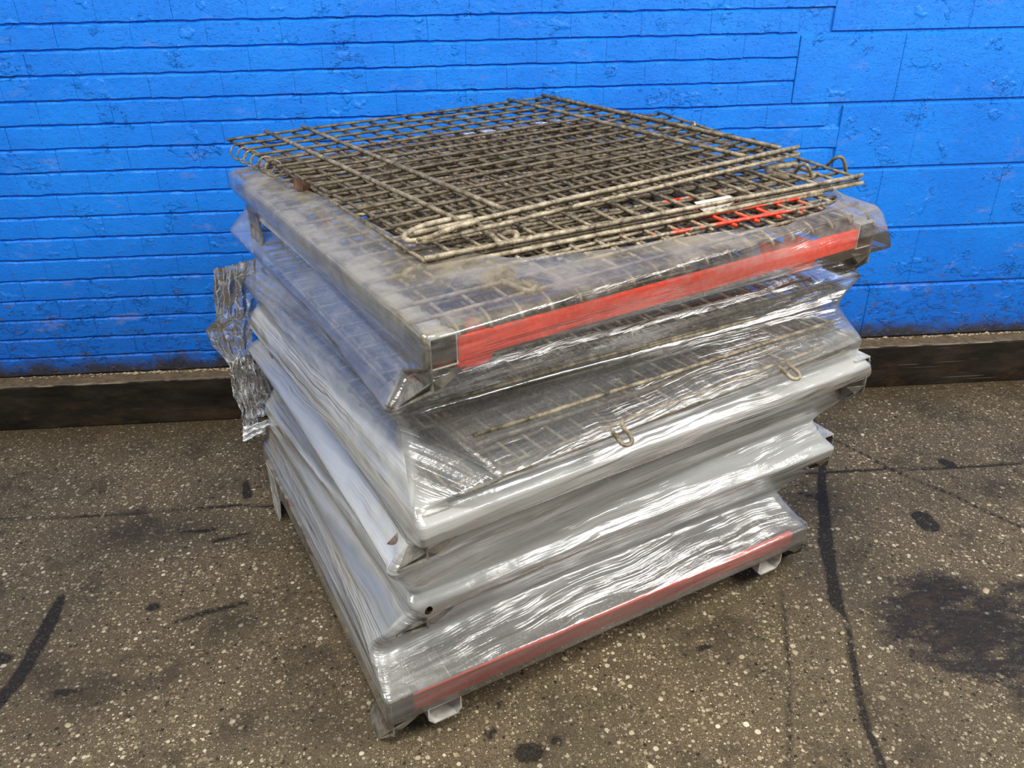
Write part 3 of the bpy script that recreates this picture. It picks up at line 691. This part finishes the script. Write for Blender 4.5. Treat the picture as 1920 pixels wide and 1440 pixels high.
# hinge rings along the left edge
e0, e1 = Vector((-.520, -.505, 1.004)), Vector((-.395, -.690, 1.004))
dv = (e1 - e0).normalized(); sd = Vector((0, 0, 1)).cross(dv).normalized()
for i in range(6):
    c_ = e0.lerp(e1, (i + .3) / 5.6) + sd * .006
    latch(p1, ring_pts(c_, (sd + dv * .25).normalized(), (0, 0, 1), .0185, 16), .0021, M_MID, 'hinge_ring', True)
# rusty clip
b = MB(); b.box((-.017, -.012, -.012), (.017, .012, .012)); o = b.build('hinge_clip', M_RUST, p1, bevel=.003)
o['label'] = 'rust-brown square hinge clip'; o.location = loc((-.321, -.775, .992))[0] - p1.location; o.rotation_euler = (.1, .25, .7)
# curled flake of pale paint on the second panel's rail
V = []; n_ = 9
for i in range(n_):
    t = i / (n_ - 1); q = Vector((.463, -1.012, .994)).lerp(Vector((.545, -.975, .994)), t); w_ = (.006, .014, .022, .013, .018, .010, .016, .007, .003)[i]
    V += [q + Vector((.0, .003, .001)), q + Vector((.006, -.008, -.004)), q + Vector((.010, -.010, -.004 - w_))]
F_ = []
for i in range(n_ - 1):
    for j in range(2): F_.append([i * 3 + j, i * 3 + j + 1, (i + 1) * 3 + j + 1, (i + 1) * 3 + j])
me = mesh('paint_flake', loc(*V), F_, True, M_FLAKE); o = addobj('paint_flake', me, None, p2); o.matrix_parent_inverse = Matrix.Translation(-p2.location)
md = o.modifiers.new('s', 'SOLIDIFY'); md.thickness = .0008
# latch loops of the third container showing through the film
INV2 = (Matrix.Translation(C2.location) @ Matrix.Rotation(C2.rotation_euler[2], 4, 'Z')).inverted()
for (x, y) in ((.262, -1.375), (.632, -1.178)):
    b = MB(); pts = smooth_path([(x - .014, y + .04, .702), (x - .004, y + .006, .698), (x + .004, y - .012, .694), (x + .018, y - .010, .694), (x + .020, y + .006, .698), (x + .010, y + .04, .702)])
    b.tube([INV2 @ Vector(p) for p in pts], .004, 8); b.build('latch', M_RAIL, C2, True)

# ------------------------------------------------------------------ stretch film around the stack
A = np.array
NS, NC = 84, 10
def loop_pts(Fp, Rp, Lp, r, sag, z, cut=None):
    Fp, Rp, Lp = A(Fp), A(Rp), A(Lp); Bp = Rp + Lp - Fp; Bp[1] = min(Bp[1], -.075 if z < .2 else -.012)
    C_ = [Fp, Rp, Bp, Lp]; out = []
    for i in range(4):
        p, q, pr = C_[i], C_[(i + 1) % 4], C_[i - 1]
        d = (q - p) / np.linalg.norm(q - p); dp = (p - pr) / np.linalg.norm(p - pr)
        # rounded corner at p
        a = p - dp * r; b = p + d * r
        if i == 0 and cut is not None: b = A(cut); d = (q - b) / np.linalg.norm(q - b)
        for k in range(NC):
            t = k / NC; m_ = p if not (i == 0 and cut is not None) else (a + b) / 2 + A((.01, .006)); out.append((1 - t) ** 2 * a + 2 * t * (1 - t) * m_ + t * t * b)
        e = q - d * r; nrm = A((-d[1], d[0]))
        for k in range(NS):
            t = k / NS; out.append(b + (e - b) * t + nrm * sag * math.sin(PI * t) ** .6)
    return A(out)
LP = [loop_pts(r[1], r[2], r[3], r[4], r[5], r[0], CUT.get(i)) for i, r in enumerate(RINGS)]
rows = []; zs = []; mk = []
for i in range(len(RINGS) - 1):
    dz = RINGS[i][0] - RINGS[i + 1][0]; hd = np.abs(LP[i] - LP[i + 1]).max(); n = max(2, int(math.hypot(dz, hd) / .0055))
    p0, p1_, p2_, p3_ = LP[max(i - 1, 0)], LP[i], LP[i + 1], LP[min(i + 2, len(LP) - 1)]
    hard = RINGS[i][4] < .009 and RINGS[i + 1][4] < .009
    for k in range(n):
        t = k / n
        lerp = p1_ * (1 - t) + p2_ * t
        if not hard:
            cr_ = .5 * ((2 * p1_) + (p2_ - p0) * t + (2 * p0 - 5 * p1_ + 4 * p2_ - p3_) * t * t + (3 * p1_ - p0 - 3 * p2_ + p3_) * t ** 3)
            lerp = lerp * .45 + cr_ * .55
        rows.append(lerp); zs.append(RINGS[i][0] - dz * t); mk.append(RINGS[i][6] * (1 - t) + RINGS[i + 1][6] * t)
rows.append(LP[-1]); zs.append(RINGS[-1][0]); mk.append(RINGS[-1][6])
rows = A(rows); zs = A(zs); mk = A(mk); NR, NP = rows.shape[:2]
# top turn-in towards the opening, laid over the lid mesh
HOLE = [(-0.088, -1.143), (-0.021, -1.17), (0.041, -1.227), (0.084, -1.247), (0.215, -1.231), (0.367, -1.189), (0.506, -1.141), (0.6, -1.128), (0.646, -1.095), (0.702, -1.053), (0.761, -0.99), (0.783, -0.959), (0.8, -0.8), (0.62, -0.42), (0.41, -0.1), (0.34, -0.06), (0.0, -0.235), (-0.36, -0.425), (-0.475, -0.485), (-0.432, -0.589), (-0.306, -0.792), (-0.2, -0.962), (-0.115, -1.102)]
# resample the opening to the same number of points, matched by angle about the centre
cen = A((.16, -.72)); H_ = A(HOLE); 
dense = np.concatenate([H_[i] + (H_[(i + 1) % len(H_)] - H_[i]) * np.linspace(0, 1, 40, endpoint=False)[:, None] for i in range(len(H_))])
angH = np.arctan2(dense[:, 1] - cen[1], dense[:, 0] - cen[0])
angR = np.arctan2(LP[0][:, 1] - cen[1], LP[0][:, 0] - cen[0])
hole = A([dense[np.argmin(np.abs(np.angle(np.exp(1j * (angH - a)))))] for a in angR])
top = []; tz = []; NTOP = 26
for k in range(NTOP):
    t = k / NTOP
    top.append(hole * (1 - t) + LP[0] * t); tz.append(.982 - .014 * t)
V = []; milk = []; UV = []; dustv = []
per = np.concatenate([[0], np.cumsum(np.linalg.norm(np.diff(LP[9], axis=0), axis=1))])
allrows = top + list(rows); allz = tz + list(zs); allm = [.27] * NTOP + list(mk)
acc = 0; prev = None
for ri, (rw, z, m_) in enumerate(zip(allrows, allz, allm)):
    if prev is not None:
        j = NC + NS // 2; acc += math.hypot(np.linalg.norm(rw[j] - prev[0][j]), z - prev[1])
    prev = (rw, z)
    tan = np.roll(rw, -1, 0) - np.roll(rw, 1, 0); tan /= np.linalg.norm(tan, axis=1)[:, None]; nr = np.stack([tan[:, 1], -tan[:, 0]], 1)
    istop = ri < NTOP
    for j in range(NP):
        u = per[j]; x, y = rw[j]
        d = .0045 * noise.noise(Vector((u * 1.3, acc * 13 + u * .9, 3))) + .0012 * noise.noise(Vector((u * 3, acc * 38 + u * 2.0, 9)))
        env = 1.0
        zz = z
        if istop:
            t = ri / NTOP
            zz = z + .004 * noise.noise(Vector((x * 9, y * 9, 1))) * (1 - t) + d * .7
            # the film is pushed up by the hooks under it and tents over the front-left corner
            for (hx, hy, hh, s_) in ((.07, -1.302, .014, .03), (-.085, -1.262, .014, .03), (.108, -1.345, .010, .02)):
                zz += hh * math.exp(-((x - hx) ** 2 + (y - hy) ** 2) / s_ ** 2)
            V.append((x, y, zz))
        else:
            if .874 < z < .931 or .585 < z < .643 or .319 < z < .372 or .09 < z < .147: env = .45
            V.append((x + nr[j][0] * (d * env + .004), y + nr[j][1] * (d * env + .004), zz))
        side = 0
        if NP * .55 < j: side = .08
        if j > NP * .75 + NC or j < 2: side = .26      # left face: more layers
        mm = m_ + side * (1 if z < .87 else .4) + .10 * noise.noise(Vector((x * 4, y * 4, z * 7)))
        dustv.append(.9 if istop else max(0, min(.9, (z - .90) / .05)) * .8 + (.25 if (j > NP * .75 and z > .6) else 0)); milk.append(mm); UV.append((u, acc))
NROW = len(allrows); faces = []
Vn = A(V)
for i in range(NROW - 1):
    for j in range(NP):
        q = [i * NP + j, i * NP + (j + 1) % NP, (i + 1) * NP + (j + 1) % NP, (i + 1) * NP + j]
        faces.append(q[::-1])
me = mesh('stretch_film', V, faces, True, M_FILM)
me.attributes.new('milk', 'FLOAT', 'POINT').data.foreach_set('value', A(milk, dtype=np.float32))
me.attributes.new('dust', 'FLOAT', 'POINT').data.foreach_set('value', A(dustv, dtype=np.float32))
uvl = me.uv_layers.new(name='wrap'); li = np.zeros(len(me.loops), np.int32); me.loops.foreach_get('vertex_index', li)
UVn = A(UV)[li]
# keep the seam column continuous
fi = li.reshape(-1, 4); seam = (fi % NP == 0).any(1) & (fi % NP == NP - 1).any(1)
UVr = UVn.reshape(-1, 4, 2); fix = seam[:, None] & (fi % NP == 0); UVr[..., 0][fix] += per[-1]
uvl.data.foreach_set('uv', UVr.ravel().astype(np.float32))
film = addobj('stretch_film', me)
tag(film, 'milky translucent stretch film wrapped tightly round the stack of wire containers', 'film')

# loose end of the film, bunched and hanging at the left corner
def sheet(name, left, right, nu, amp, milkv, seed, parent, fold=0):
    """left / right: matching outline point lists; the surface between them is crumpled in depth"""
    V = []; m = []; nr_ = len(left)
    rowsn = 26
    for i in range(rowsn + 1):
        t = i / rowsn * (nr_ - 1); a = min(int(t), nr_ - 2); f = t - a
        Lp = Vector(left[a]).lerp(Vector(left[a + 1]), f); Rp = Vector(right[a]).lerp(Vector(right[a + 1]), f)
        for j in range(nu + 1):
            s_ = j / nu; p = Lp.lerp(Rp, s_)
            e = math.sin(PI * s_) ** .4
            w1 = noise.noise(Vector((s_ * 7 + seed, i * .22, seed))) ; w2 = noise.noise(Vector((s_ * 12 + seed, i * .35, seed + 4)))
            p += Vector((.35, -.9, 0)).normalized() * (amp * (w1 * 1.3 + w2 * .6) * (.35 + .65 * e) + fold * math.sin(s_ * PI * 5 + i * .1) * .5)
            p += Vector((noise.noise(Vector((i * .5, s_ * 5, seed + 8))) * amp * .5, 0, noise.noise(Vector((i * .5, s_ * 5, seed + 12))) * amp * .4))
            V.append(p); m.append(milkv + .35 * max(0, w2))
    F_ = [[i * (nu + 1) + j, i * (nu + 1) + j + 1, (i + 1) * (nu + 1) + j + 1, (i + 1) * (nu + 1) + j] for i in range(rowsn) for j in range(nu)]
    me = mesh(name, V, F_, True, M_TAIL); me.attributes.new('milk', 'FLOAT', 'POINT').data.foreach_set('value', A(m, dtype=np.float32))
    return addobj(name, me, None, parent)

def rs(pts, n):
    P_ = [Vector(p) for p in pts]; out = []
    for i in range(n):
        t = i / (n - 1) * (len(P_) - 1); a = min(int(t), len(P_) - 2); out.append(P_[a].lerp(P_[a + 1], t - a))
    return out
tl = [(-0.577, -0.661, 0.767),(-0.601, -0.620, 0.676),(-0.616, -0.594, 0.607),(-0.652, -0.582, 0.574),(-0.647, -0.564, 0.518),(-0.619, -0.545, 0.452),(-0.630, -0.522, 0.366)]
trr = [(-0.499, -0.563, 0.754),(-0.516, -0.546, 0.671),(-0.530, -0.541, 0.603),(-0.551, -0.533, 0.549),(-0.557, -0.516, 0.495),(-0.573, -0.523, 0.448),(-0.592, -0.516, 0.384)]
sheet('loose_end', tl, trr, 44, .009, .16, 2.0, film)
sheet('loose_end', [(-0.614, -0.560, 0.469),(-0.624, -0.548, 0.427),(-0.632, -0.532, 0.363),(-0.625, -0.514, 0.288),(-0.633, -0.502, 0.235),(-0.642, -0.491, 0.179)],
      [(-0.557, -0.532, 0.480),(-0.556, -0.517, 0.427),(-0.565, -0.500, 0.363),(-0.583, -0.493, 0.288),(-0.590, -0.492, 0.235),(-0.572, -0.494, 0.197)], 50, .014, .72, 11.0, film, .012)
sheet('loose_end', [(-0.628, -0.514, 0.240),(-0.589, -0.516, 0.251),(-0.550, -0.496, 0.256),(-0.517, -0.477, 0.261)], [(-0.640, -0.502, 0.183),(-0.596, -0.505, 0.201),(-0.562, -0.488, 0.219),(-0.523, -0.471, 0.237)], 36, .011, .72, 23.0, film, .008)
sheet('loose_end', [(-0.559, -0.533, 0.448),(-0.575, -0.516, 0.384),(-0.586, -0.511, 0.320),(-0.589, -0.496, 0.256)], [(-0.538, -0.507, 0.427),(-0.532, -0.490, 0.363),(-0.522, -0.475, 0.299),(-.512,-.462,.252)], 30, .008, .16, 31.0, film)
